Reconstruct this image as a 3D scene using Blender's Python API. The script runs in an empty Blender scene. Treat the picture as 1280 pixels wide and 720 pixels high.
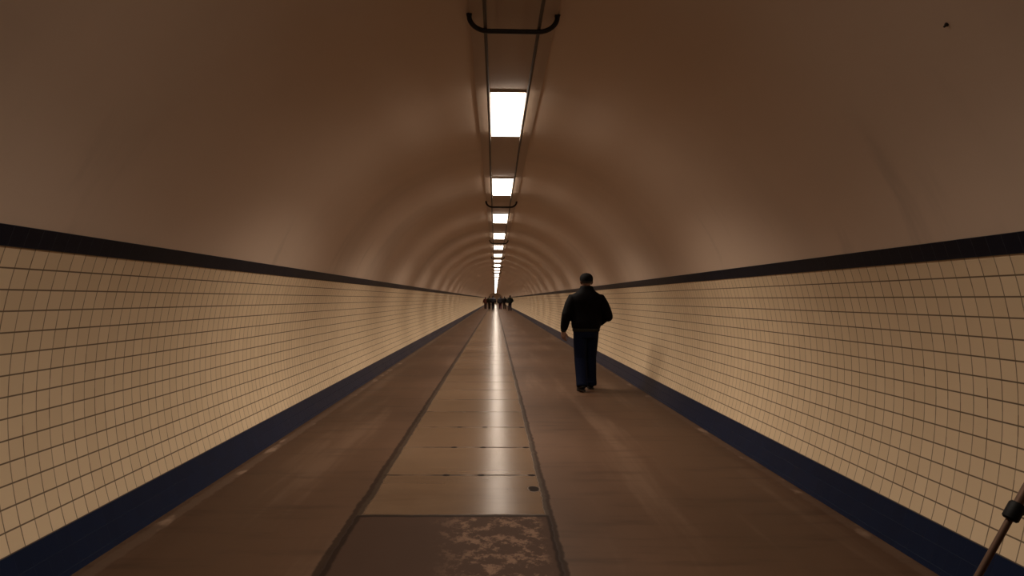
import bpy, bmesh, math, random
from mathutils import Vector, Matrix, noise

random.seed(7)
SC = bpy.context.scene
COL = SC.collection
PI = math.pi

# ------------------------------------------------------------------ dimensions (metres)
EYE = 1.35                      # camera height over the floor
RT = 2.298                      # inner radius of the tunnel
CX, CZ = 0.081, 0.8505          # tunnel axis
Y0, Y1 = -14.0, 205.0           # built length
TILE = 0.0984
A_FLOOR = math.asin(-CZ / RT)
A_BASE = math.asin((0.209 - CZ) / RT)
A_BAND0 = A_BASE + 14 * TILE / RT
A_BAND1 = A_BAND0 + 0.95 * TILE / RT


# ------------------------------------------------------------------ node helpers
class NT:
    def __init__(self, name):
        self.m = bpy.data.materials.new(name)
        self.m.use_nodes = True
        self.t = self.m.node_tree
        self.b = self.t.nodes['Principled BSDF']

    def n(self, kind, **kw):
        nd = self.t.nodes.new(kind)
        for k, v in kw.items():
            setattr(nd, k, v)
        return nd

    def put(self, sock, v):
        if isinstance(v, bpy.types.NodeSocket):
            self.t.links.new(v, sock)
        elif v is not None:
            if isinstance(v, (tuple, list)) and len(v) == 3 and len(sock.default_value) == 4:
                v = (*v, 1)
            sock.default_value = v

    def math(self, op, a, b=None, c=None, clamp=False):
        nd = self.n('ShaderNodeMath', operation=op, use_clamp=clamp)
        self.put(nd.inputs[0], a)
        if b is not None: self.put(nd.inputs[1], b)
        if c is not None: self.put(nd.inputs[2], c)
        return nd.outputs[0]

    def add(self, a, b): return self.math('ADD', a, b)
    def sub(self, a, b): return self.math('SUBTRACT', a, b)
    def mul(self, a, b): return self.math('MULTIPLY', a, b)

    def step(self, v, e0, e1):          # smoothstep, e0 > e1 gives a falling edge
        nd = self.n('ShaderNodeMapRange', interpolation_type='SMOOTHSTEP')
        if e0 < e1:
            a, b, lo, hi = e0, e1, 0.0, 1.0
        else:
            a, b, lo, hi = e1, e0, 1.0, 0.0
        self.put(nd.inputs['Value'], v)
        nd.inputs['From Min'].default_value = a; nd.inputs['From Max'].default_value = b
        nd.inputs['To Min'].default_value = lo; nd.inputs['To Max'].default_value = hi
        return nd.outputs[0]

    def mix(self, f, a, b):
        nd = self.n('ShaderNodeMix', data_type='RGBA')
        self.put(nd.inputs[0], f); self.put(nd.inputs[6], a); self.put(nd.inputs[7], b)
        return nd.outputs[2]

    def lerp(self, f, a, b):
        nd = self.n('ShaderNodeMix', data_type='FLOAT')
        self.put(nd.inputs[0], f); self.put(nd.inputs[2], a); self.put(nd.inputs[3], b)
        return nd.outputs[0]

    def coord(self, kind='Object'):
        return self.n('ShaderNodeTexCoord').outputs[kind]

    def xyz(self, v):
        nd = self.n('ShaderNodeSeparateXYZ'); self.put(nd.inputs[0], v)
        return nd.outputs[0], nd.outputs[1], nd.outputs[2]

    def vec(self, x, y, z=0.0):
        nd = self.n('ShaderNodeCombineXYZ')
        for s, v in zip(nd.inputs, (x, y, z)): self.put(s, v)
        return nd.outputs[0]

    def scale(self, v, s):
        nd = self.n('ShaderNodeMapping'); self.put(nd.inputs[0], v); nd.inputs['Scale'].default_value = s
        return nd.outputs[0]

    def noise(self, v, s, detail=3.0, rough=0.55):
        nd = self.n('ShaderNodeTexNoise'); self.put(nd.inputs['Vector'], v)
        nd.inputs['Scale'].default_value = s; nd.inputs['Detail'].default_value = detail
        nd.inputs['Roughness'].default_value = rough
        return nd.outputs['Fac']

    def white(self, v):
        nd = self.n('ShaderNodeTexWhiteNoise', noise_dimensions='3D'); self.put(nd.inputs[0], v)
        return nd.outputs['Value'], nd.outputs['Color']

    def bump(self, h, strength, dist=0.01):
        nd = self.n('ShaderNodeBump'); self.put(nd.inputs['Height'], h)
        nd.inputs['Strength'].default_value = strength; nd.inputs['Distance'].default_value = dist
        self.t.links.new(nd.outputs[0], self.b.inputs['Normal'])

    def done(self, color=None, rough=None, spec=None, metal=None):
        b = self.b.inputs
        self.put(b['Base Color'], color)
        self.put(b['Roughness'], rough)
        self.put(b['Specular IOR Level'], spec)
        self.put(b['Metallic'], metal)
        return self.m


def plain(name, color, rough=0.6, metal=0.0, spec=0.5, var=0.12, ns=30.0, bump=0.0):
    k = NT(name)
    f = k.noise(k.coord(), ns, 4)
    c = k.mix(f, tuple(x * (1 - var) for x in color), tuple(min(1, x * (1 + var)) for x in color))
    if bump: k.bump(f, bump, 0.004)
    return k.done(c, rough, spec, metal)


def tile_material(name, lo, hi, grout, rough, gw, tilt, dirt, grout_fade=0.0, spec=0.5):
    k = NT(name)
    u, v, _ = k.xyz(k.coord('UV'))
    def edge(a):
        f = k.math('FRACT', a)
        return k.math('MINIMUM', f, k.sub(1.0, f))
    eu, ev = edge(u), edge(v)
    cell = k.vec(k.math('FLOOR', u), k.math('FLOOR', v))
    w1, wc = k.white(cell)
    # vertical joints are thinner and some are nearly closed
    colid = k.vec(k.math('FLOOR', k.add(u, 0.5)), k.math('FLOOR', k.add(v, 0.5)), 3.3)
    w2, _ = k.white(colid)
    gu = k.step(eu, gw, gw * 0.45)
    gv = k.mul(k.step(ev, gw * 0.8, gw * 0.35), k.lerp(w2, 1.0 - grout_fade, 1.0))
    g = k.math('MAXIMUM', gu, gv)
    P = k.coord('Object')
    big = k.noise(k.scale(P, (1, 0.5, 1)), 1.3, 3)
    grime = k.step(k.noise(k.scale(P, (1.0, 0.3, 0.35)), 1.6, 3, 0.5), 0.42, 0.85)
    base = k.mix(w1, lo, hi)
    base = k.mix(k.mul(grime, dirt), base, tuple(x * 0.55 for x in lo))
    c = k.mix(k.mul(g, k.lerp(big, 0.75, 1.0)), base, grout)
    r = k.lerp(g, k.lerp(big, rough, rough * 1.3), 0.8)
    # each tile sits at a hair's tilt of its own, and the joints are recessed
    tr, tg, tb = k.xyz(wc)
    fu, fv = k.math('FRACT', u), k.math('FRACT', v)
    h = k.add(k.mul(k.mul(k.sub(tr, 0.5), fu), tilt), k.mul(k.mul(k.sub(tg, 0.5), fv), tilt))
    h = k.sub(h, k.mul(g, 0.5))
    k.bump(h, 0.35, 0.003)
    return k.done(c, r, spec)


M = {}
M['tile'] = tile_material('cream_tile', (0.70, 0.545, 0.36), (0.76, 0.60, 0.405), (0.075, 0.04, 0.02), 0.31, 0.052, 1.0, 0.14, 0.35)
M['blue'] = tile_material('blue_tile', (0.0026, 0.0092, 0.032), (0.0034, 0.0112, 0.038), (0.012, 0.02, 0.042), 0.31, 0.022, 1.0, 0.2, 0.5, spec=0.1)
M['band'] = tile_material('navy_band_tile', (0.002, 0.0046, 0.0145), (0.0026, 0.0056, 0.017), (0.05, 0.054, 0.066), 0.35, 0.022, 1.0, 0.2, 0.3, spec=0.14)


def plaster_material(name, col, arcs=True):
    k = NT(name)
    P = k.coord('Object')
    x, y, z = k.xyz(P)
    big = k.noise(k.scale(P, (1, 0.45, 1)), 1.1, 4)
    fine = k.noise(P, 26, 4)
    c = k.mix(big, tuple(a * 0.9 for a in col), tuple(a * 1.08 for a in col))
    if arcs:
        # soot and damp marks that follow the ring joints of the lining
        ring = k.noise(k.vec(k.mul(x, 0.35), k.mul(y, 1.0), k.mul(z, 0.35)), 0.55, 3, 0.6)
        c = k.mix(k.mul(k.step(ring, 0.45, 0.8), 0.3), c, tuple(a * 0.5 for a in col))
        scuff = k.step(k.noise(k.vec(k.mul(x, 0.8), k.mul(y, 3.0), k.mul(z, 0.8)), 0.8, 4), 0.6, 0.85)
        c = k.mix(k.mul(k.mul(scuff, k.step(z, 2.5, 1.9)), 0.5), c, tuple(a * 0.42 for a in col))
    k.bump(k.add(k.mul(big, 0.6), k.mul(fine, 0.12)), 0.12, 0.02)
    return k.done(c, 0.6, 0.4)


M['plaster'] = plaster_material('vault_plaster', (0.63, 0.49, 0.385))
M['tray'] = plaster_material('lamp_strip_paint', (0.48, 0.37, 0.285), arcs=False)


def floor_material():
    k = NT('walkway_floor')
    P = k.coord('Object')
    x, y, z = k.xyz(P)
    wob = k.noise(k.vec(0.0, y, 0.0), 1.7, 4)
    wob2 = k.noise(k.vec(x, y, 0.0), 9.0, 4)
    xw = k.add(x, k.add(k.mul(k.sub(wob, 0.5), 0.03), k.mul(k.sub(wob2, 0.5), 0.035)))
    JL, JR = -0.852, 0.352
    strip = k.mul(k.step(xw, JL - 0.01, JL + 0.01), k.step(xw, JR + 0.01, JR - 0.01))
    jl = k.step(k.math('ABSOLUTE', k.sub(xw, JL)), 0.044, 0.028)
    jr = k.step(k.math('ABSOLUTE', k.sub(xw, JR)), 0.034, 0.018)
    joint = k.math('MAXIMUM', jl, jr)
    # boards of the centre strip, one metre apart
    YJ, PITCH = 4.36, 1.0
    q = k.math('FRACT', k.math('DIVIDE', k.add(k.sub(y, YJ), 40.5), PITCH))
    dq = k.math('ABSOLUTE', k.sub(q, 0.5))
    cell = k.math('FLOOR', k.math('DIVIDE', k.add(k.sub(y, YJ), 40.0), PITCH))
    wv, _ = k.white(k.vec(cell, 1.7, 0.3))
    broken = k.step(k.noise(k.vec(x, k.mul(y, 0.6), 0.0), 3.3, 2), 0.36, 0.56)
    tj = k.mul(k.mul(k.step(dq, 0.022, 0.008), strip), k.lerp(broken, 0.3, 1.0))
    near = k.step(y, YJ + 0.012, YJ - 0.012)                # the worn slab nearest the camera
    firstj = k.mul(k.step(k.math('ABSOLUTE', k.sub(k.add(y, k.mul(k.sub(wob2, 0.5), 0.04)), YJ)), 0.036, 0.014), strip)
    # screw heads on the cross joints
    dots = None
    for sx in (-0.364, -0.099, 0.29):
        dd = k.math('SQRT', k.add(k.math('POWER', k.sub(x, sx), 2.0), k.math('POWER', k.mul(dq, 1.0), 2.0)))
        s = k.step(dd, 0.042, 0.024)
        dots = s if dots is None else k.math('MAXIMUM', dots, s)
    dots = k.mul(dots, k.mul(k.step(y, 9.0, 7.0), k.step(y, YJ + 0.3, YJ + 0.5)))
    chip = k.step(k.math('SQRT', k.add(k.math('POWER', k.sub(x, 0.285), 2.0), k.math('POWER', k.mul(k.sub(k.add(y, k.mul(wob2, 0.1)), 5.03), 0.6), 2.0))), 0.05, 0.03)
    # surfaces
    streak = k.noise(k.vec(k.mul(x, 1.0), k.mul(y, 6.0), 0.0), 1.0, 5, 0.65)
    cloud = k.noise(k.vec(x, k.mul(y, 0.55), 0.0), 1.6, 4)
    fine = k.noise(k.vec(x, y, 0.0), 40, 3)
    side = k.mix(cloud, (0.0537, 0.0282, 0.0158), (0.0995, 0.0540, 0.0316))
    wear = k.noise(k.vec(k.mul(x, 3.2), k.mul(y, 0.22), 4.0), 1.0, 5, 0.6)
    side = k.mix(k.mul(k.step(wear, 0.5, 0.72), 0.55), side, (0.1386, 0.0853, 0.0552))
    side = k.mix(k.mul(k.step(streak, 0.48, 0.72), 0.6), side, (0.0390, 0.0211, 0.0125))
    board = k.mix(wv, (0.1075, 0.0659, 0.0385), (0.1421, 0.0906, 0.0535))
    board = k.mix(k.mul(k.step(streak, 0.4, 0.7), 0.45), board, (0.0720, 0.0433, 0.0257))
    board = k.mix(k.mul(k.step(cloud, 0.4, 0.7), 0.4), board, (0.1440, 0.0968, 0.0621))
    worn = k.mix(cloud, (0.042, 0.0235, 0.0155), (0.062, 0.036, 0.025))
    pn = k.noise(k.vec(x, k.mul(y, 0.7), 2.0), 10.0, 7, 0.72)
    pale = k.mul(k.step(pn, 0.48, 0.6), k.mul(k.step(k.add(x, k.mul(k.sub(cloud, 0.5), 0.6)), -0.42, -0.05), k.step(x, 0.32, 0.24)))
    worn = k.mix(k.mul(pale, 0.55), worn, (0.2373, 0.1437, 0.0942))
    board = k.mix(near, board, worn)
    c = k.mix(strip, side, board)
    dark = k.math('MAXIMUM', k.mul(joint, 0.76), k.math('MAXIMUM', k.mul(tj, 0.9), k.math('MAXIMUM', k.mul(firstj, 0.85), k.math('MAXIMUM', dots, chip))))
    c = k.mix(dark, c, (0.012, 0.0068, 0.0048))
    # gutter line of crumbling mortar along both skirtings
    dl = k.math('ABSOLUTE', k.sub(k.add(x, k.mul(k.sub(wob2, 0.5), 0.07)), CX - 2.045))
    dr = k.math('ABSOLUTE', k.sub(k.add(x, k.mul(k.sub(wob2, 0.5), 0.07)), CX + 2.075))
    gut = k.math('MAXIMUM', k.step(dl, 0.05, 0.03), k.mul(k.step(dr, 0.045, 0.02), 0.6))
    bits = k.step(k.noise(k.vec(x, k.mul(y, 0.55), 5.0), 4.2, 4), 0.55, 0.64)
    c = k.mix(k.mul(gut, 0.65), c, (0.125, 0.08, 0.054))
    c = k.mix(k.mul(k.mul(gut, bits), 0.8), c, (0.27, 0.18, 0.125))
    rough = k.lerp(strip, k.lerp(cloud, 0.44, 0.56), k.lerp(streak, 0.19, 0.25))
    rough = k.lerp(k.math('MAXIMUM', k.mul(near, strip), dark), rough, 0.62)
    spec = k.lerp(k.math('MAXIMUM', k.mul(near, strip), dark), k.lerp(strip, 0.075, 0.165), 0.03)
    h = k.add(k.mul(dark, -0.15), k.add(k.mul(fine, 0.12), k.mul(streak, 0.12)))
    k.bump(h, 0.25, 0.005)
    return k.done(c, rough, spec)


M['floor'] = floor_material()
M['end'] = plain('end_wall_paint', (0.75, 0.6, 0.45), 0.6, ns=1.5)


def emit(name, col, strength):
    k = NT(name)
    f = k.noise(k.coord(), 1.4, 1)
    k.put(k.b.inputs['Emission Color'], col)
    k.put(k.b.inputs['Emission Strength'], k.lerp(f, strength * 0.97, strength * 1.03))
    return k.done((0.8, 0.8, 0.8), 0.4)


M['lamp'] = emit('lamp_diffuser', (1.0, 0.85, 0.70), 10.0)
M['lamp'].cycles.emission_sampling = 'FRONT'
M['housing'] = plain('lamp_housing', (0.5, 0.42, 0.34), 0.5)
M['cable'] = plain('cable_sheath', (0.06, 0.042, 0.03), 0.6)
M['iron'] = plain('bracket_iron', (0.018, 0.013, 0.01), 0.55, metal=0.3)
M['skin'] = plain('skin', (0.2, 0.105, 0.072), 0.5, var=0.06)
M['hair'] = plain('dark_hair', (0.01, 0.007, 0.005), 0.6, bump=0.3, ns=120)
M['cap'] = plain('black_cap_cloth', (0.005, 0.0045, 0.0045), 0.85, spec=0.1)
M['jacket'] = plain('black_jacket_cloth', (0.0028, 0.0025, 0.0028), 0.8, spec=0.07, bump=0.15, ns=60)
M['rib'] = plain('charcoal_knit', (0.018, 0.018, 0.014), 0.9, spec=0.1, bump=0.3, ns=90)
M['jeans'] = plain('navy_denim', (0.0035, 0.006, 0.019), 0.85, spec=0.08, var=0.25, ns=50, bump=0.2)
M['shoe'] = plain('black_leather', (0.004, 0.0035, 0.0035), 0.5, spec=0.2)
M['sole'] = plain('dark_sole', (0.02, 0.017, 0.014), 0.8, spec=0.2)
M['eye'] = plain('eye_white', (0.6, 0.58, 0.55), 0.25, var=0.02)
M['bronze'] = plain('bronze_tube', (0.13, 0.075, 0.05), 0.42, metal=0.55)
M['black_plastic'] = plain('black_plastic', (0.003, 0.0028, 0.0028), 0.6, spec=0.15)


# ------------------------------------------------------------------ object helpers
def link(name, me, mat, parent=None):
    o = bpy.data.objects.new(name, me)
    COL.objects.link(o)
    if mat is not None:
        me.materials.clear(); me.materials.append(mat)
    if parent is not None: o.parent = parent
    return o


def from_bm(name, bm, mat, parent=None, smooth=True, sharp=None):
    bmesh.ops.recalc_face_normals(bm, faces=bm.faces[:])
    me = bpy.data.meshes.new(name)
    bm.to_mesh(me); bm.free()
    for p in me.polygons: p.use_smooth = smooth
    if sharp is not None: me.set_sharp_from_angle(angle=math.radians(sharp))
    return link(name, me, mat, parent)


def empty(name, loc, label, cat, group=None):
    o = bpy.data.objects.new(name, None); COL.objects.link(o)
    o.location = loc; o.empty_display_size = 0.1
    return tag(o, label, cat, group)


def tag(o, label, cat, group=None):
    o['label'] = label; o['category'] = cat
    if group: o['group'] = group
    return o


def structure(o, label, cat):
    o['kind'] = 'structure'; o['label'] = label; o['category'] = cat
    return o


def box(bm, x0, x1, y0, y1, z0, z1, bev=0.0):
    vs = [bm.verts.new((x, y, z)) for x in (x0, x1) for y in (y0, y1) for z in (z0, z1)]
    F = [(0, 1, 3, 2), (4, 6, 7, 5), (0, 4, 5, 1), (2, 3, 7, 6), (0, 2, 6, 4), (1, 5, 7, 3)]
    fs = [bm.faces.new([vs[i] for i in f]) for f in F]
    if bev:
        es = list({e for f in fs for e in f.edges})
        bmesh.ops.bevel(bm, geom=es, offset=bev, segments=2, affect='EDGES', profile=0.5)


def tube(bm, pts, radii, n=12, flat=None, cap=True):
    """rings square to a path; flat = (axis, factor) squeezes the section along a world axis"""
    pts = [Vector(p) for p in pts]
    rings = []
    ref = None
    for i, p in enumerate(pts):
        a = pts[max(i - 1, 0)]; b = pts[min(i + 1, len(pts) - 1)]
        d = (b - a).normalized()
        if ref is None or abs(ref.dot(d)) > 0.97:
            ref = Vector((0, 1, 0)) if abs(d.y) < 0.9 else Vector((1, 0, 0))
        s = d.cross(ref).normalized(); t = s.cross(d).normalized(); ref = t
        r = radii[i] if hasattr(radii, '__len__') else radii
        ring = []
        for k in range(n):
            an = 2 * PI * k / n
            off = s * (r * math.cos(an)) + t * (r * math.sin(an))
            if flat: off = off - flat[0] * off.dot(flat[0]) * (1 - flat[1])
            ring.append(bm.verts.new(p + off))
        rings.append(ring)
    for A, B in zip(rings, rings[1:]):
        for k in range(n):
            bm.faces.new((A[k], A[(k + 1) % n], B[(k + 1) % n], B[k]))
    if cap:
        bm.faces.new(rings[0][::-1]); bm.faces.new(rings[-1])


def stack(bm, rings, n=24, p=2.0):
    """horizontal rings (cx, cy, z, rx, ry_front, ry_back) stacked upward"""
    R = []
    for (cx, cy, z, rx, rf, rb) in rings:
        ring = []
        for k in range(n):
            a = 2 * PI * k / n
            c, s = math.cos(a), math.sin(a)
            c = math.copysign(abs(c) ** (2 / p), c); s = math.copysign(abs(s) ** (2 / p), s)
            ring.append(bm.verts.new((cx + rx * c, cy + (rf if s > 0 else rb) * s, z)))
        R.append(ring)
    for A, B in zip(R, R[1:]):
        for k in range(n):
            bm.faces.new((A[k], A[(k + 1) % n], B[(k + 1) % n], B[k]))
    bm.faces.new(R[0][::-1]); bm.faces.new(R[-1])


def ball(bm, c, r, n=12):
    m = Matrix.Translation(Vector(c)) @ Matrix.Diagonal((*r, 1)) if hasattr(r, '__len__') else Matrix.Translation(Vector(c)) @ Matrix.Scale(r, 4)
    bmesh.ops.create_uvsphere(bm, u_segments=n, v_segments=max(6, n * 2 // 3), radius=1.0, matrix=m)


def fuse(name, bm, mat, voxel, smooth_it=4, parent=None):
    """melt the overlapping closed shapes of bm into one continuous surface"""
    bmesh.ops.recalc_face_normals(bm, faces=bm.faces[:])
    me = bpy.data.meshes.new('raw'); bm.to_mesh(me); bm.free()
    o = bpy.data.objects.new('raw', me); COL.objects.link(o)
    md = o.modifiers.new('r', 'REMESH'); md.mode = 'VOXEL'; md.voxel_size = voxel; md.use_smooth_shade = True
    if smooth_it:
        ms = o.modifiers.new('s', 'SMOOTH'); ms.factor = 0.5; ms.iterations = smooth_it
    dg = bpy.context.evaluated_depsgraph_get()
    new = bpy.data.meshes.new_from_object(o.evaluated_get(dg))
    bpy.data.objects.remove(o); bpy.data.meshes.remove(me)
    new.name = name
    for p in new.polygons: p.use_smooth = True
    return link(name, new, mat, parent)


# ------------------------------------------------------------------ the tunnel shell
def arc_shell(name, a0, a1, rin, rout, side, mat, nseg, uv0=0.0):
    """a curved slab along the tunnel between two angles; side -1 mirrors it to the left wall"""
    bm = bmesh.new(); uvl = bm.loops.layers.uv.new('UVMap')
    ys = (Y0, 0.0, 6.0, 14.0, 30.0, 60.0, 110.0, Y1)
    def P(a, r, y): return (CX + side * r * math.cos(a), y, CZ + r * math.sin(a))
    ang = [a0 + (a1 - a0) * i / nseg for i in range(nseg + 1)]
    grid = {}
    for w, r in (('i', rin), ('o', rout)):
        for i, a in enumerate(ang):
            for j, y in enumerate(ys):
                grid[w, i, j] = bm.verts.new(P(a, r, y))
    def face(keys):
        f = bm.faces.new([grid[k] for k in keys])
        for lp, k in zip(f.loops, keys):
            lp[uvl].uv = ((ang[k[1]] - a0) * RT / TILE + uv0, ys[k[2]] / TILE + 200 + (0.37 if side > 0 else 0.12))
    for i in range(nseg):
        for j in range(len(ys) - 1):
            face([('i', i, j), ('i', i + 1, j), ('i', i + 1, j + 1), ('i', i, j + 1)])
            face([('o', i, j), ('o', i, j + 1), ('o', i + 1, j + 1), ('o', i + 1, j)])
    for j in range(len(ys) - 1):
        face([('i', 0, j), ('i', 0, j + 1), ('o', 0, j + 1), ('o', 0, j)])
        face([('i', nseg, j), ('o', nseg, j), ('o', nseg, j + 1), ('i', nseg, j + 1)])
    for j in (0, len(ys) - 1):
        for i in range(nseg):
            face([('i', i, j), ('o', i, j), ('o', i + 1, j), ('i', i + 1, j)])
    return from_bm(name, bm, mat, smooth=True, sharp=40)


RO = RT + 0.18
for side, nm in ((-1, 'left'), (1, 'right')):
    structure(arc_shell('wall_' + nm, A_BASE, A_BAND0, RT, RO, side, M['tile'], 28),
              f'curved cream tiled wall along the {nm} of the tunnel', 'wall')
    structure(arc_shell('baseboard_' + nm, A_FLOOR - 0.05, A_BASE, RT - 0.012, RO, side, M['blue'], 8, uv0=0.55),
              f'dark blue tiled skirting at the foot of the {nm} wall', 'skirting')
structure(arc_shell('trim_1', A_BAND0, A_BAND1, RT - 0.008, RO, -1, M['band'], 4),
          'navy tile band above the cream tiles of the left wall', 'tile band')
structure(arc_shell('trim_2', A_BAND0, A_BAND1, RT - 0.008, RO, 1, M['band'], 4),
          'navy tile band above the cream tiles of the right wall', 'tile band')
structure(arc_shell('ceiling', A_BAND1, PI - A_BAND1, RT, RO, 1, M['plaster'], 72),
          'brown plastered barrel vault over the tunnel', 'ceiling')

bm = bmesh.new()
box(bm, CX - 2.14, CX + 2.14, Y0, Y1, -0.2, 0.0)
structure(from_bm('floor', bm, M['floor'], smooth=False), 'dark brown walkway with a paler boarded strip down the middle', 'floor')

bm = bmesh.new()
TX0, TX1 = 0.10 - 0.275, 0.10 + 0.275
box(bm, TX0, TX1, Y0, Y1, 3.118, 3.165)
structure(from_bm('trim_3', bm, M['tray'], smooth=False), 'flat strip along the crown of the vault carrying the lamps', 'ceiling strip')


def end_wall(name, ya, yb, label):
    bm = bmesh.new()
    n = 40
    vs = [[bm.verts.new((CX + (RT + 0.1) * math.cos(2 * PI * i / n), y, CZ + (RT + 0.1) * math.sin(2 * PI * i / n))) for i in range(n)] for y in (ya, yb)]
    bm.faces.new(vs[0]); bm.faces.new(vs[1][::-1])
    for i in range(n):
        bm.faces.new((vs[0][i], vs[1][i], vs[1][(i + 1) % n], vs[0][(i + 1) % n]))
    structure(from_bm(name, bm, M['end'], smooth=False), label, 'wall')


end_wall('wall_back', Y1, Y1 + 0.2, 'far end of the tunnel')
end_wall('wall_front', Y0 - 0.2, Y0, 'tunnel end behind the camera')

# ------------------------------------------------------------------ lamps along the crown
LX0, LX1 = -0.050, 0.247
LZ = 3.08
LTOP = 3.118
TUBE_W = 56.5
FIRST_LAMP = -1
L_LEN, L_PITCH, L_Y = 1.52, 4.213, 5.85
LCX = (LX0 + LX1) / 2


def make_lamp():
    root = empty('ceiling_lamp', (LCX, L_Y, LTOP), '', 'lamp')
    hw = (LX1 - LX0) / 2
    bm = bmesh.new()                    # shallow tray-shaped housing open below
    t = 0.008
    z0, z1 = LZ - LTOP + 0.013, 0.0
    box(bm, -hw - t, -hw, -t, L_LEN + t, z0, z1, 0.002)
    box(bm, hw, hw + t, -t, L_LEN + t, z0, z1, 0.002)
    box(bm, -hw, hw, -t, 0, z0, z1)
    box(bm, -hw, hw, L_LEN, L_LEN + t, z0, z1)
    box(bm, -hw, hw, 0, L_LEN, z1 - 0.006, z1)
    from_bm('housing', bm, M['housing'], root, smooth=False)
    bm = bmesh.new()
    box(bm, -hw + 0.001, hw - 0.001, 0.001, L_LEN - 0.001, LZ - LTOP, z0 + 0.012)
    d = from_bm('diffuser', bm, M['lamp'], root, smooth=False)
    d.data.materials.append(M['housing'])           # its upper face sits blind inside the housing
    for p in d.data.polygons:
        if p.normal.z > 0.9: p.material_index = 1
    # the tubes behind the prismatic diffuser throw most of their light downwards
    li = bpy.data.lights.new('tube_light', 'AREA')
    li.shape = 'RECTANGLE'; li.size = 2 * hw - 0.01; li.size_y = L_LEN - 0.02
    li.color = (1.0, 0.85, 0.70); li.energy = TUBE_W; li.spread = math.radians(132)
    lo = bpy.data.objects.new('tube_light', li); COL.objects.link(lo)
    lo.parent = root; lo.location = (0, L_LEN / 2, LZ - LTOP - 0.004)
    return root


def dup(root, loc):
    r = root.copy(); COL.objects.link(r); r.location = loc
    for ch in list(root.children):
        c = ch.copy(); COL.objects.link(c); c.parent = r
        c.matrix_parent_inverse = ch.matrix_parent_inverse.copy()
    return r


ORD = ['nearest and largest', 'second', 'third', 'fourth', 'fifth', 'sixth', 'seventh', 'eighth', 'ninth', 'tenth']
lamp0 = make_lamp()
lamps = []
N_L = int((Y1 - L_Y - 2) / L_PITCH)
for k in range(FIRST_LAMP, N_L + 1):
    loc = (LCX, L_Y + k * L_PITCH, LTOP)
    o = lamp0 if k == 0 else dup(lamp0, loc)
    if k < 0:                       # unseen lamp, dimmed to darken the tunnel around the camera
        tl = [c for c in o.children if c.type == 'LIGHT'][0]
        tl.data = tl.data.copy(); tl.data.energy *= 0.5
        lab = 'white ceiling lamp behind the foot of the picture, above the camera'
    elif k == 0:
        lab = 'nearest and largest glowing white ceiling lamp, below the front bracket'
    elif k < 10:
        lab = f'{ORD[k]} glowing white ceiling lamp counted from the camera'
    else:
        lab = 'tiny glowing lamp merging with others into the bright line at the far end'
    tag(o, lab, 'lamp', 'lamps along the crown of the vault')

# two service cables running beside the lamps
for cxp, nm in ((-0.07, 'left'), (0.258, 'right')):
    bm = bmesh.new()
    pts, y = [], Y0
    while y < Y1:
        pts.append((cxp + 0.004 * math.sin(y * 1.3 + cxp * 9), y, 3.0385 - 0.004 * math.sin((y - 4.3) / 8.28 * 2 * PI) ** 2))
        y += 1.38 if y < 60 else 8.28
    pts.append((cxp, Y1, 3.038))
    tube(bm, pts, 0.011, 8)
    tag(from_bm('service_cable', bm, M['cable'], smooth=True, sharp=50),
        f'dark cable running along the vault on the {nm} side of the lamps', 'cable', 'cables beside the lamps')


def bracket_mesh():
    bm = bmesh.new()
    pts = []
    hw = 0.275
    zt, zb = 0.108, 0.0
    rad = 0.095
    for i in range(9):
        a = PI + (PI / 2) * i / 8
        pts.append((-hw + rad * 1.25 + rad * 1.25 * math.cos(a), 0, zb + rad + rad * math.sin(a)))
    right = [(-p[0], 0, p[2]) for p in pts[::-1]]
    pts = [(-hw, 0, zt)] + pts + right + [(hw, 0, zt)]
    tube(bm, pts, 0.0155, 10)
    return bm


def make_bracket(y):
    root = empty('hanger_bracket', (0.10, y, 3.014), '', 'bracket')
    from_bm('bar', bracket_mesh(), M['iron'], root, smooth=True, sharp=50)
    for s in (-1, 1):
        bm = bmesh.new()
        box(bm, s * 0.275 - 0.018, s * 0.275 + 0.018, -0.018, 0.018, 0.099, 0.104, 0.002)
        from_bm('foot_plate', bm, M['iron'], root, smooth=False)
    return root


B_ORD = ['front', 'second', 'third', 'fourth', 'fifth']
br0 = make_bracket(4.3)
for k in range(0, 10):
    o = br0 if k == 0 else dup(br0, (0.10, 4.3 + k * 8.28, 3.014))
    lab = ['black U-shaped hanger bracket at the top edge, in front of the nearest lamp',
           'dark U-shaped hanger bracket between the second and third lamps',
           'small dark hanger bracket between the fourth and fifth lamps'][k] if k < 3 else \
          'tiny dark hanger bracket across the bright line of far lamps'
    tag(o, lab, 'bracket', 'brackets under the cables')

# small dark plug in the vault, upper right
ap = math.radians(43.46)
bm = bmesh.new()
nv = Vector((-math.cos(ap), 0, -math.sin(ap)))
pp = Vector((CX + RT * math.cos(ap), 0, CZ + RT * math.sin(ap)))
tube(bm, [pp - nv * 0.01, pp + nv * 0.004, pp + nv * 0.006, pp + nv * 0.016], [0.0085, 0.0085, 0.005, 0.004], 10)
o = from_bm('anchor_bolt', bm, M['iron'], sharp=40)
o.location.y = 2.649
tag(o, 'tiny dark bolt in the plaster near the upper right corner', 'bolt')


# ------------------------------------------------------------------ people
def lerp3(a, b, t): return tuple(a[i] + (b[i] - a[i]) * t for i in range(3))


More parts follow.
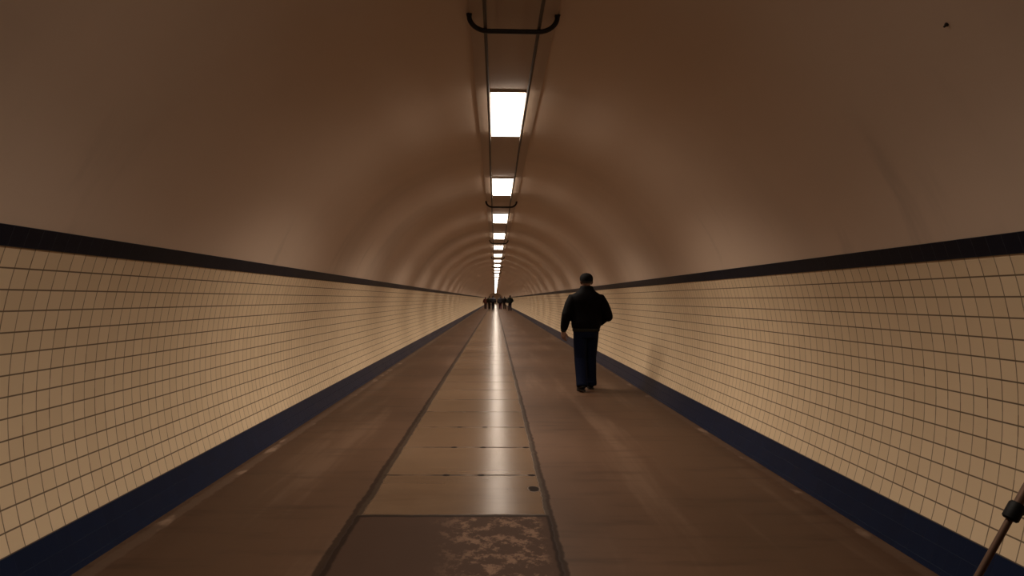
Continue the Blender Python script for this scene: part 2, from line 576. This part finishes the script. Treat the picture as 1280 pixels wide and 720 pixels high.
def hand(bm, wrist, d, palm_n, curl=0.5, side=1, s=1.0):
    """palm, four unequal fingers and a side thumb; d = direction of the fingers, palm_n = where the palm faces"""
    d = Vector(d).normalized(); nrm = Vector(palm_n); nrm = (nrm - d * nrm.dot(d)).normalized()
    w = d.cross(nrm).normalized() * side            # towards the thumb
    W = Vector(wrist)
    for k in range(-2, 3):
        a = W + w * (0.012 * k * s)
        b = W + d * (0.088 * s) + w * (0.0165 * k * s)
        tube(bm, [a - d * 0.02, lerp3(a, b, 0.5), b], [0.016 * s, 0.0165 * s, 0.0125 * s], 8)
    for k, (off, L) in enumerate(((0.032, 0.072), (0.011, 0.08), (-0.010, 0.075), (-0.031, 0.058))):
        p = W + d * (0.082 * s) + w * (off * s)
        pts = [p - d * 0.015]
        dd = d.copy(); ang = 0
        for j, f in enumerate((0.45, 0.3, 0.25)):
            ang += curl * (0.55, 0.7, 0.5)[j]
            dd = d * math.cos(ang) + nrm * math.sin(ang)
            pts.append(pts[-1] + (dd + w * off * 1.2) * (L * f * s + (0.015 if j == 0 else 0)))
        tube(bm, pts, [0.0098 * s, 0.0092 * s, 0.0085 * s, 0.007 * s], 8)
    p = W + d * (0.022 * s) + w * (0.026 * s)
    t1 = p + (d * 0.6 + w * 0.75 + nrm * 0.25).normalized() * (0.042 * s)
    t2 = t1 + (d * 0.9 + w * 0.25 + nrm * 0.3).normalized() * (0.03 * s)
    t3 = t2 + (d * 1.0 + nrm * 0.35).normalized() * (0.022 * s)
    tube(bm, [p - w * 0.012, p, t1, t2, t3], [0.016 * s, 0.016 * s, 0.0115 * s, 0.0105 * s, 0.0075 * s], 8)


def make_person(loc, label, rot=0.0, height=1.73, stride=0.35, lead=1, mats=None, cap=True, arms=None,
                bulk=1.0, coat=0.885, fine=1.0, group=None, hat_hair=True, bag=None):
    """figure facing +y, standing on z = 0; lead = +1 right foot in front, -1 left foot in front"""
    m = dict(jacket=M['jacket'], jeans=M['jeans'], rib=M['rib'], cap=M['cap'], hair=M['hair'], shoe=M['shoe'])
    if mats: m.update(mats)
    fx = {1: 0.112, -1: -0.088}
    foot = {s: Vector((fx[s], stride * (0.5 if s == lead else -0.5), 0.0)) for s in (-1, 1)}
    hip = {s: Vector((0.088 * s, 0.0, 0.90)) for s in (-1, 1)}
    ank = {s: foot[s] + Vector((0, 0, 0.085 if s == lead else 0.105)) for s in (-1, 1)}
    knee = {}
    for s in (-1, 1):
        k = (hip[s] + ank[s]) / 2
        knee[s] = Vector((0.095 * s * 0.95, k.y + (0.045 if s == lead else 0.06), 0.485))
    A = arms or {}
    sh = {s: Vector((0.205 * s, -0.015, 1.395)) for s in (-1, 1)}
    el = {-1: Vector(A.get('el_l', (-0.305, -0.05, 1.13))), 1: Vector(A.get('el_r', (0.317, -0.06, 1.14)))}
    wr = {-1: Vector(A.get('wr_l', (-0.338, 0.015, 0.895))), 1: Vector(A.get('wr_r', (0.205, 0.12, 0.985)))}
    hd = {-1: Vector(A.get('hd_l', (-0.02, 0.10, -1.0))), 1: Vector(A.get('hd_r', (-0.62, 0.5, -0.45)))}
    hn = {-1: Vector(A.get('hn_l', (0.75, 0.55, 0.0))), 1: Vector(A.get('hn_r', (-0.3, -0.8, -0.3)))}

    # --- body: one continuous skin from scalp to toes
    bm = bmesh.new()
    stack(bm, [(0, 0.005, 0.86, 0.10, 0.09, 0.10), (0, 0.0, 0.92, 0.155, 0.10, 0.115), (0, 0.0, 1.02, 0.145, 0.10, 0.09),
               (0, 0.0, 1.12, 0.135, 0.10, 0.085), (0, -0.005, 1.25, 0.155, 0.115, 0.10), (0, -0.015, 1.36, 0.165, 0.105, 0.10),
               (0, -0.02, 1.43, 0.13, 0.075, 0.085), (0, -0.02, 1.47, 0.07, 0.06, 0.065), (0, -0.012, 1.52, 0.056, 0.055, 0.058),
               (0, 0.0, 1.58, 0.056, 0.055, 0.058)], 20)
    # skull, jaw, face
    ball(bm, (0, 0.0, 1.635), (0.076, 0.098, 0.098), 18)
    stack(bm, [(0, 0.06, 1.508, 0.022, 0.02, 0.04), (0, 0.045, 1.525, 0.045, 0.045, 0.06), (0, 0.03, 1.56, 0.06, 0.062, 0.07),
               (0, 0.02, 1.60, 0.068, 0.07, 0.08), (0, 0.012, 1.65, 0.07, 0.076, 0.085)], 18)
    tube(bm, [(0, 0.088, 1.628), (0, 0.104, 1.605), (0, 0.118, 1.588), (0, 0.098, 1.578)], [0.010, 0.012, 0.016, 0.014], 8)
    for s in (-1, 1):
        ball(bm, (0.011 * s, 0.1, 1.582), (0.010, 0.012, 0.008), 8)                      # nostrils
        tube(bm, [(0.012 * s, 0.095, 1.640), (0.034 * s, 0.089, 1.645), (0.055 * s, 0.066, 1.636)], [0.009, 0.010, 0.008], 8)  # brow
        ball(bm, (0.04 * s, 0.066, 1.595), (0.024, 0.02, 0.02), 10)                      # cheek
        tube(bm, [(0.072 * s, -0.002, 1.645), (0.089 * s, -0.016, 1.648), (0.092 * s, -0.018, 1.622), (0.082 * s, -0.006, 1.592), (0.07 * s, 0.004, 1.588)],
             [0.007, 0.0095, 0.010, 0.008, 0.006], 8)                                     # ear
    tube(bm, [(-0.026, 0.082, 1.553), (0, 0.098, 1.556), (0.026, 0.082, 1.553)], [0.005, 0.0085, 0.005], 8)
    tube(bm, [(-0.022, 0.082, 1.544), (0, 0.096, 1.542), (0.022, 0.082, 1.544)], [0.005, 0.009, 0.005], 8)
    ball(bm, (0, 0.078, 1.516), (0.022, 0.02, 0.016), 10)
    for s in (-1, 1):
        tube(bm, [(0.11 * s, -0.015, 1.40), sh[s], lerp3(sh[s], el[s], 0.45), el[s], lerp3(el[s], wr[s], 0.35), lerp3(el[s], wr[s], 0.8), wr[s], wr[s] + hd[s].normalized() * 0.02],
             [0.06, 0.056, 0.049, 0.041, 0.042, 0.031, 0.026, 0.024], 12)
        hand(bm, wr[s] + hd[s].normalized() * 0.01, hd[s], hn[s], curl=0.6 if s < 0 else 0.8, side=-s if s > 0 else 1, s=1.05)
        tube(bm, [hip[s] + Vector((0, 0, 0.05)), lerp3(hip[s], knee[s], 0.3), lerp3(hip[s], knee[s], 0.75), knee[s], lerp3(knee[s], ank[s], 0.3), lerp3(knee[s], ank[s], 0.75), ank[s]],
             [0.08, 0.077, 0.06, 0.052, 0.054, 0.04, 0.036], 12)
        tube(bm, [ank[s] + Vector((0, -0.03, -0.03)), foot[s] + Vector((0, 0.06, 0.05)), foot[s] + Vector((0, 0.15, 0.035))], [0.034, 0.036, 0.03], 10, flat=(Vector((0, 0, 1)), 0.75))
    body = fuse('person', bm, M['skin'], 0.0055 * fine, 3)
    tag(body, label, 'person', group)

    for s in (-1, 1):
        b = bmesh.new(); ball(b, (0.031 * s, 0.079, 1.622), 0.012, 10)
        from_bm('eye', b, M['eye'], body)

    # --- jacket: torso and both sleeves melted together
    k = bulk
    bm = bmesh.new()
    zc = coat
    stack(bm, [(0, 0.005, zc + 0.035, 0.192 * k, 0.135 * k, 0.142 * k), (0, 0.005, zc + 0.06, 0.205 * k, 0.15 * k, 0.155 * k), (0, 0, zc + 0.13, 0.213 * k, 0.155 * k, 0.16 * k),
               (0, 0, 1.14, 0.215 * k, 0.15 * k, 0.15 * k), (0, -0.005, 1.26, 0.225 * k, 0.155 * k, 0.15 * k), (0, -0.012, 1.35, 0.236 * k, 0.14 * k, 0.15 * k),
               (0, -0.02, 1.405, 0.228 * k, 0.115, 0.135), (0, -0.022, 1.44, 0.207, 0.1, 0.12), (0, -0.022, 1.475, 0.148, 0.09, 0.105),
               (0, -0.018, 1.51, 0.112, 0.082, 0.094), (0, -0.014, 1.545, 0.098, 0.078, 0.088), (0, -0.012, 1.566, 0.09, 0.07, 0.082)], 26, p=2.35)
    for s in (-1, 1):
        S2 = sh[s] + Vector((0.012 * s, 0, -0.04))
        tube(bm, [(0.10 * s, -0.015, 1.37), S2, lerp3(S2, el[s], 0.3), lerp3(S2, el[s], 0.7), el[s], lerp3(el[s], wr[s], 0.4), lerp3(el[s], wr[s], 0.8), lerp3(el[s], wr[s], 0.96)],
             [0.085, 0.088 * k, 0.083 * k, 0.077 * k, 0.073 * k, 0.066 * k, 0.056 * k, 0.047 * k], 14)
        ball(bm, el[s] + Vector((0.004 * s, 0, -0.035)), 0.07 * k, 12)
        # soft folds at the elbow and under the arm
        for j in range(3):
            c = Vector(lerp3(S2, el[s], 0.72 + 0.13 * j))
            ball(bm, c + Vector((-0.01 * s, 0.012 * (-1) ** j, 0)), (0.074 * k, 0.074 * k, 0.018), 10)
    for j in range(5):                                          # blouson folds above the hem
        zz = zc + 0.075 + 0.03 * j
        ball(bm, (0.05 * math.sin(j * 2.1), -0.075, zz), (0.16 * k, 0.092 * k, 0.017), 12)
    jk = fuse('jacket', bm, m['jacket'], 0.011 * fine, 7, body)
    bm = bmesh.new()                                            # knitted hem
    stack(bm, [(0, 0.005, zc - 0.002, 0.186 * k, 0.133 * k, 0.138 * k), (0, 0.005, zc + 0.006, 0.192 * k, 0.138 * k, 0.144 * k), (0, 0.005, zc + 0.042, 0.194 * k, 0.14 * k, 0.147 * k), (0, 0.005, zc + 0.05, 0.19 * k, 0.136 * k, 0.142 * k)], 40, p=2.35)
    from_bm('waistband', bm, m['rib'], jk, sharp=40)
    for s in (-1, 1):
        bm = bmesh.new()
        d = (wr[s] - el[s]).normalized()
        tube(bm, [wr[s] - d * 0.03, wr[s] - d * 0.022, wr[s] + d * 0.012, wr[s] + d * 0.016], [0.041, 0.0445, 0.0425, 0.036], 16)
        from_bm('cuff', bm, m['rib'], jk, sharp=40)

    # --- trousers
    bm = bmesh.new()
    stack(bm, [(0, 0.0, 0.79, 0.165, 0.118, 0.14), (0, 0.0, 0.85, 0.186, 0.128, 0.146), (0, 0.0, 0.90, 0.184, 0.122, 0.135), (0, 0.0, 0.955, 0.165, 0.115, 0.12)], 24)
    for s in (-1, 1):
        hem = ank[s] + Vector((0, -0.012, -0.028))
        tube(bm, [hip[s] + Vector((0.002 * s, 0, 0.02)), lerp3(hip[s], knee[s], 0.3), lerp3(hip[s], knee[s], 0.7), knee[s], lerp3(knee[s], ank[s], 0.35), lerp3(knee[s], ank[s], 0.75), lerp3(knee[s], hem, 0.96), hem],
             [0.106, 0.106, 0.099, 0.092, 0.09, 0.086, 0.087, 0.084], 16)
        for j in range(3):                                      # stacked folds over the shoe, creases behind the knee
            c = Vector(lerp3(knee[s], hem, 0.82 + 0.06 * j)); ball(bm, c + Vector((0, 0.006 * (-1) ** j, 0)), (0.09, 0.09, 0.014), 10)
            c = Vector(lerp3(hip[s], knee[s], 0.86 + 0.07 * j)); ball(bm, c + Vector((0, -0.008, 0)), (0.092, 0.094, 0.014), 10)
    jn = fuse('trousers', bm, m['jeans'], 0.010 * fine, 3, body)

    # --- shoes
    for s in (-1, 1):
        f = foot[s]
        lift = 0.0 if s == lead else 0.02
        bm = bmesh.new()
        def sp(y, z): return Vector((f.x + 0.012 * s * y / 0.2, f.y + y, z + (lift if y < 0.05 else 0.0)))
        tube(bm, [sp(-0.085, 0.05), sp(-0.07, 0.055), sp(-0.02, 0.06), sp(0.05, 0.055), sp(0.12, 0.042), sp(0.18, 0.036), sp(0.205, 0.032)],
             [0.024, 0.038, 0.042, 0.044, 0.049, 0.04, 0.018], 16, flat=(Vector((0, 0, 1)), 0.75))
        tube(bm, [sp(-0.03, 0.05), sp(-0.03, 0.115)], [0.046, 0.043], 14)
        shoe = fuse('shoe', bm, m['shoe'], 0.008 * fine, 2, body)
        bm = bmesh.new()
        prof = [(-0.09, 0.022), (-0.07, 0.036), (-0.02, 0.036), (0.04, 0.036), (0.11, 0.047), (0.17, 0.042), (0.2, 0.026), (0.212, 0.01)]
        rows = []
        for (y, w) in prof:
            c = sp(y, 0)
            rows.append([bm.verts.new((c.x + sx * w, c.y, max(0.001, c.z) + zz)) for sx, zz in ((-1, 0), (1, 0), (1, 0.024), (-1, 0.024))])
        for a, b in zip(rows, rows[1:]):
            for q in range(4): bm.faces.new((a[q], a[(q + 1) % 4], b[(q + 1) % 4], b[q]))
        bm.faces.new(rows[0]); bm.faces.new(rows[-1][::-1])
        from_bm('sole', bm, M['sole'], shoe, smooth=False)

    # --- hair and cap
    bm = bmesh.new()
    stack(bm, [(0, -0.03, 1.598, 0.066, 0.02, 0.064), (0, -0.02, 1.615, 0.075, 0.03, 0.084), (0, -0.008, 1.64, 0.081, 0.05, 0.096),
               (0, 0.0, 1.68, 0.080, 0.095, 0.101), (0, 0.0, 1.71, 0.064, 0.085, 0.085), (0, 0.0, 1.735, 0.036, 0.05, 0.05), (0, 0, 1.742, 0.012, 0.016, 0.016)], 24)
    if hat_hair:
        fuse('hair', bm, m['hair'], 0.008 * fine, 2, body)
    else:
        bm.free()
    if cap:
        bm = bmesh.new()
        stack(bm, [(0, 0.0, 1.632, 0.093, 0.112, 0.114), (0, 0.0, 1.655, 0.099, 0.117, 0.118), (0, 0.0, 1.69, 0.099, 0.116, 0.117),
                   (0, 0.0, 1.72, 0.086, 0.102, 0.103), (0, 0.0, 1.745, 0.06, 0.072, 0.073), (0, 0.0, 1.757, 0.026, 0.032, 0.032)], 28, p=2.05)
        ball(bm, (0, 0, 1.758), (0.009, 0.009, 0.006), 8)
        cp = from_bm('cap', bm, m['cap'], body, sharp=60)
        bm = bmesh.new()
        top, bot = [], []
        for i in range(13):
            a = PI * (0.12 + 0.76 * i / 12)
            for lst, dz in ((top, 0.0), (bot, -0.004)):
                inn = bm.verts.new((0.086 * math.cos(a), 0.104 * math.sin(a), 1.650 + dz))
                out = bm.verts.new((0.092 * math.cos(a), 0.104 * math.sin(a) + 0.075 * math.sin(PI * i / 12) ** 0.6, 1.645 + dz - 0.012 * abs(math.cos(a))))
                lst.append((inn, out))
        for i in range(12):
            bm.faces.new((top[i][0], top[i + 1][0], top[i + 1][1], top[i][1]))
            bm.faces.new((bot[i][0], bot[i][1], bot[i + 1][1], bot[i + 1][0]))
            bm.faces.new((top[i][1], top[i + 1][1], bot[i + 1][1], bot[i][1]))
            bm.faces.new((top[i][0], bot[i][0], bot[i + 1][0], top[i + 1][0]))
        bm.faces.new((top[0][0], top[0][1], bot[0][1], bot[0][0])); bm.faces.new((top[12][0], bot[12][0], bot[12][1], top[12][1]))
        from_bm('brim', bm, m['cap'], cp)
    s = height / 1.73
    body.location = loc; body.rotation_euler.z = rot; body.scale = (s, s, s)
    return body


def cloth(name, c): return plain(name, c, 0.85, spec=0.2, var=0.2, ns=40)


make_person((1.36, 10.36, 0.0), 'person in a dark cap, black jacket and blue jeans walking away by the right wall', rot=0.06,
            height=1.72, stride=0.34, lead=1, bulk=1.06)

far = [  # pixel offset from the vanishing point, distance, label, jacket, trousers, lead, cap, height
    (-12.0, 93.0, 'leftmost distant person of the group, slim, in a reddish brown coat', (0.07, 0.02, 0.012), (0.03, 0.014, 0.01), 1, False, 1.62, 1.1),
    (-7.0, 91.0, 'distant person in a dark olive coat, second from the left of the group', (0.02, 0.017, 0.009), (0.02, 0.012, 0.008), -1, False, 1.72, 1.3),
    (-2.6, 87.0, 'distant person in dark clothes just left of the bright floor streak', (0.012, 0.010, 0.012), (0.01, 0.008, 0.012), 1, True, 1.76, 1.4),
    (6.4, 92.0, 'distant person in a black top and maroon trousers just right of the bright floor streak', (0.008, 0.006, 0.007), (0.045, 0.006, 0.014), -1, False, 1.72, 1.5),
    (11.6, 95.0, 'distant person in black, second from the right of the group', (0.008, 0.007, 0.006), (0.03, 0.02, 0.016), 1, False, 1.72, 1.4),
    (18.6, 80.0, 'rightmost distant person of the group, in a dark green jacket', (0.006, 0.009, 0.008), (0.012, 0.008, 0.014), -1, True, 1.76, 1.35),
]
for i, (dx, Y, lab, cj, ct, lead, cap, h, bulk) in enumerate(far):
    ar = dict(el_r=(0.30, -0.05, 1.13), wr_r=(0.325, 0.04, 0.90), hd_r=(0.0, 0.12, -1), hn_r=(-0.75, 0.5, 0)) if i % 2 == 0 else None
    make_person((dx / 870 * Y, Y, 0.0), lab, rot=(0.1, -0.12, 0.05, 0.0, -0.06, 0.1)[i], height=h, stride=0.36, lead=lead, cap=cap, bulk=bulk, fine=2.2,
                mats=dict(jacket=cloth('coat_cloth', cj), rib=cloth('coat_hem_cloth', cj), jeans=cloth('trouser_cloth', ct)), arms=ar,
                group='people far down the tunnel', coat=0.885 if i % 3 else 0.78)


# ------------------------------------------------------------------ tripod at the right edge
tp = empty('tripod', (1.663, 1.75, 0.0), 'bronze tubular tripod with black leg clamp, cut by the right edge of the picture', 'tripod')
apex = Vector((0.0, 0.0, 1.33))
foot_r = 0.80
for i in range(3):
    an = PI + i * 2 * PI / 3
    f = Vector((foot_r * math.cos(an), foot_r * math.sin(an), 0.012))
    top = apex + Vector((0.045 * math.cos(an), 0.045 * math.sin(an), 0))
    d = (top - f).normalized()
    L = (top - f).length
    c1 = 0.612
    bm = bmesh.new()
    tube(bm, [f, f + d * L * c1], 0.0085, 16)
    tube(bm, [f + d * L * (c1 - 0.01), top], 0.0115, 16)
    leg = from_bm('leg', bm, M['bronze'], tp, sharp=40)
    bm = bmesh.new()
    c = f + d * L * c1
    tube(bm, [c - d * 0.024, c - d * 0.02, c + d * 0.018, c + d * 0.024], [0.0155, 0.0195, 0.0195, 0.0155], 18)
    side = d.cross(Vector((0, 1, 0))).normalized() if i == 0 else Vector((math.cos(an), math.sin(an), 0))
    lv = Vector((1, 0, 0.1)) if i == 0 else side
    tube(bm, [c, c + lv * 0.03, c + lv * 0.055 - d * 0.004], [0.014, 0.012, 0.008], 10)
    from_bm('clamp', bm, M['black_plastic'], leg, sharp=40)
    bm = bmesh.new()
    tube(bm, [f - Vector((0, 0, 0.012)), f + d * 0.02, f + d * 0.045], [0.014, 0.016, 0.012], 14)
    from_bm('rubber_foot', bm, M['black_plastic'], leg, sharp=40)
bm = bmesh.new()
stack(bm, [(0, 0, 1.29, 0.03, 0.03, 0.03), (0, 0, 1.30, 0.06, 0.06, 0.06), (0, 0, 1.345, 0.06, 0.06, 0.06), (0, 0, 1.36, 0.03, 0.03, 0.03), (0, 0, 1.41, 0.022, 0.022, 0.022),
           (0, 0, 1.415, 0.045, 0.045, 0.045), (0, 0, 1.43, 0.045, 0.045, 0.045)], 20)
from_bm('head', bm, M['black_plastic'], tp, sharp=40)

# ------------------------------------------------------------------ world, camera, view
w = bpy.data.worlds.new('World'); SC.world = w; w.use_nodes = True
w.node_tree.nodes['Background'].inputs[0].default_value = (0, 0, 0, 1)
w.node_tree.nodes['Background'].inputs[1].default_value = 0.0

FPX = 870.0
cam = bpy.data.cameras.new('camera'); co = bpy.data.objects.new('camera', cam); COL.objects.link(co)
cam.sensor_fit = 'HORIZONTAL'; cam.sensor_width = 36.0; cam.lens = FPX / 1280 * 36
cam.clip_start = 0.05; cam.clip_end = 500
yaw = -math.atan(21 / FPX); pitch = math.atan(14 / FPX); roll = math.radians(0.4)
co.matrix_world = Matrix.Translation((0, 0, EYE)) @ Matrix.Rotation(yaw, 4, 'Z') @ Matrix.Rotation(PI / 2 + pitch, 4, 'X') @ Matrix.Rotation(roll, 4, 'Z')
SC.camera = co

vs = SC.view_settings
vs.view_transform = 'Standard'; vs.look = 'None'; vs.gamma = 1.0; vs.use_curve_mapping = False
vs.exposure = 0.0
try:
    SC.cycles.max_bounces = 10; SC.cycles.diffuse_bounces = 6; SC.cycles.glossy_bounces = 4
    SC.cycles.use_denoising = True
except Exception:
    pass
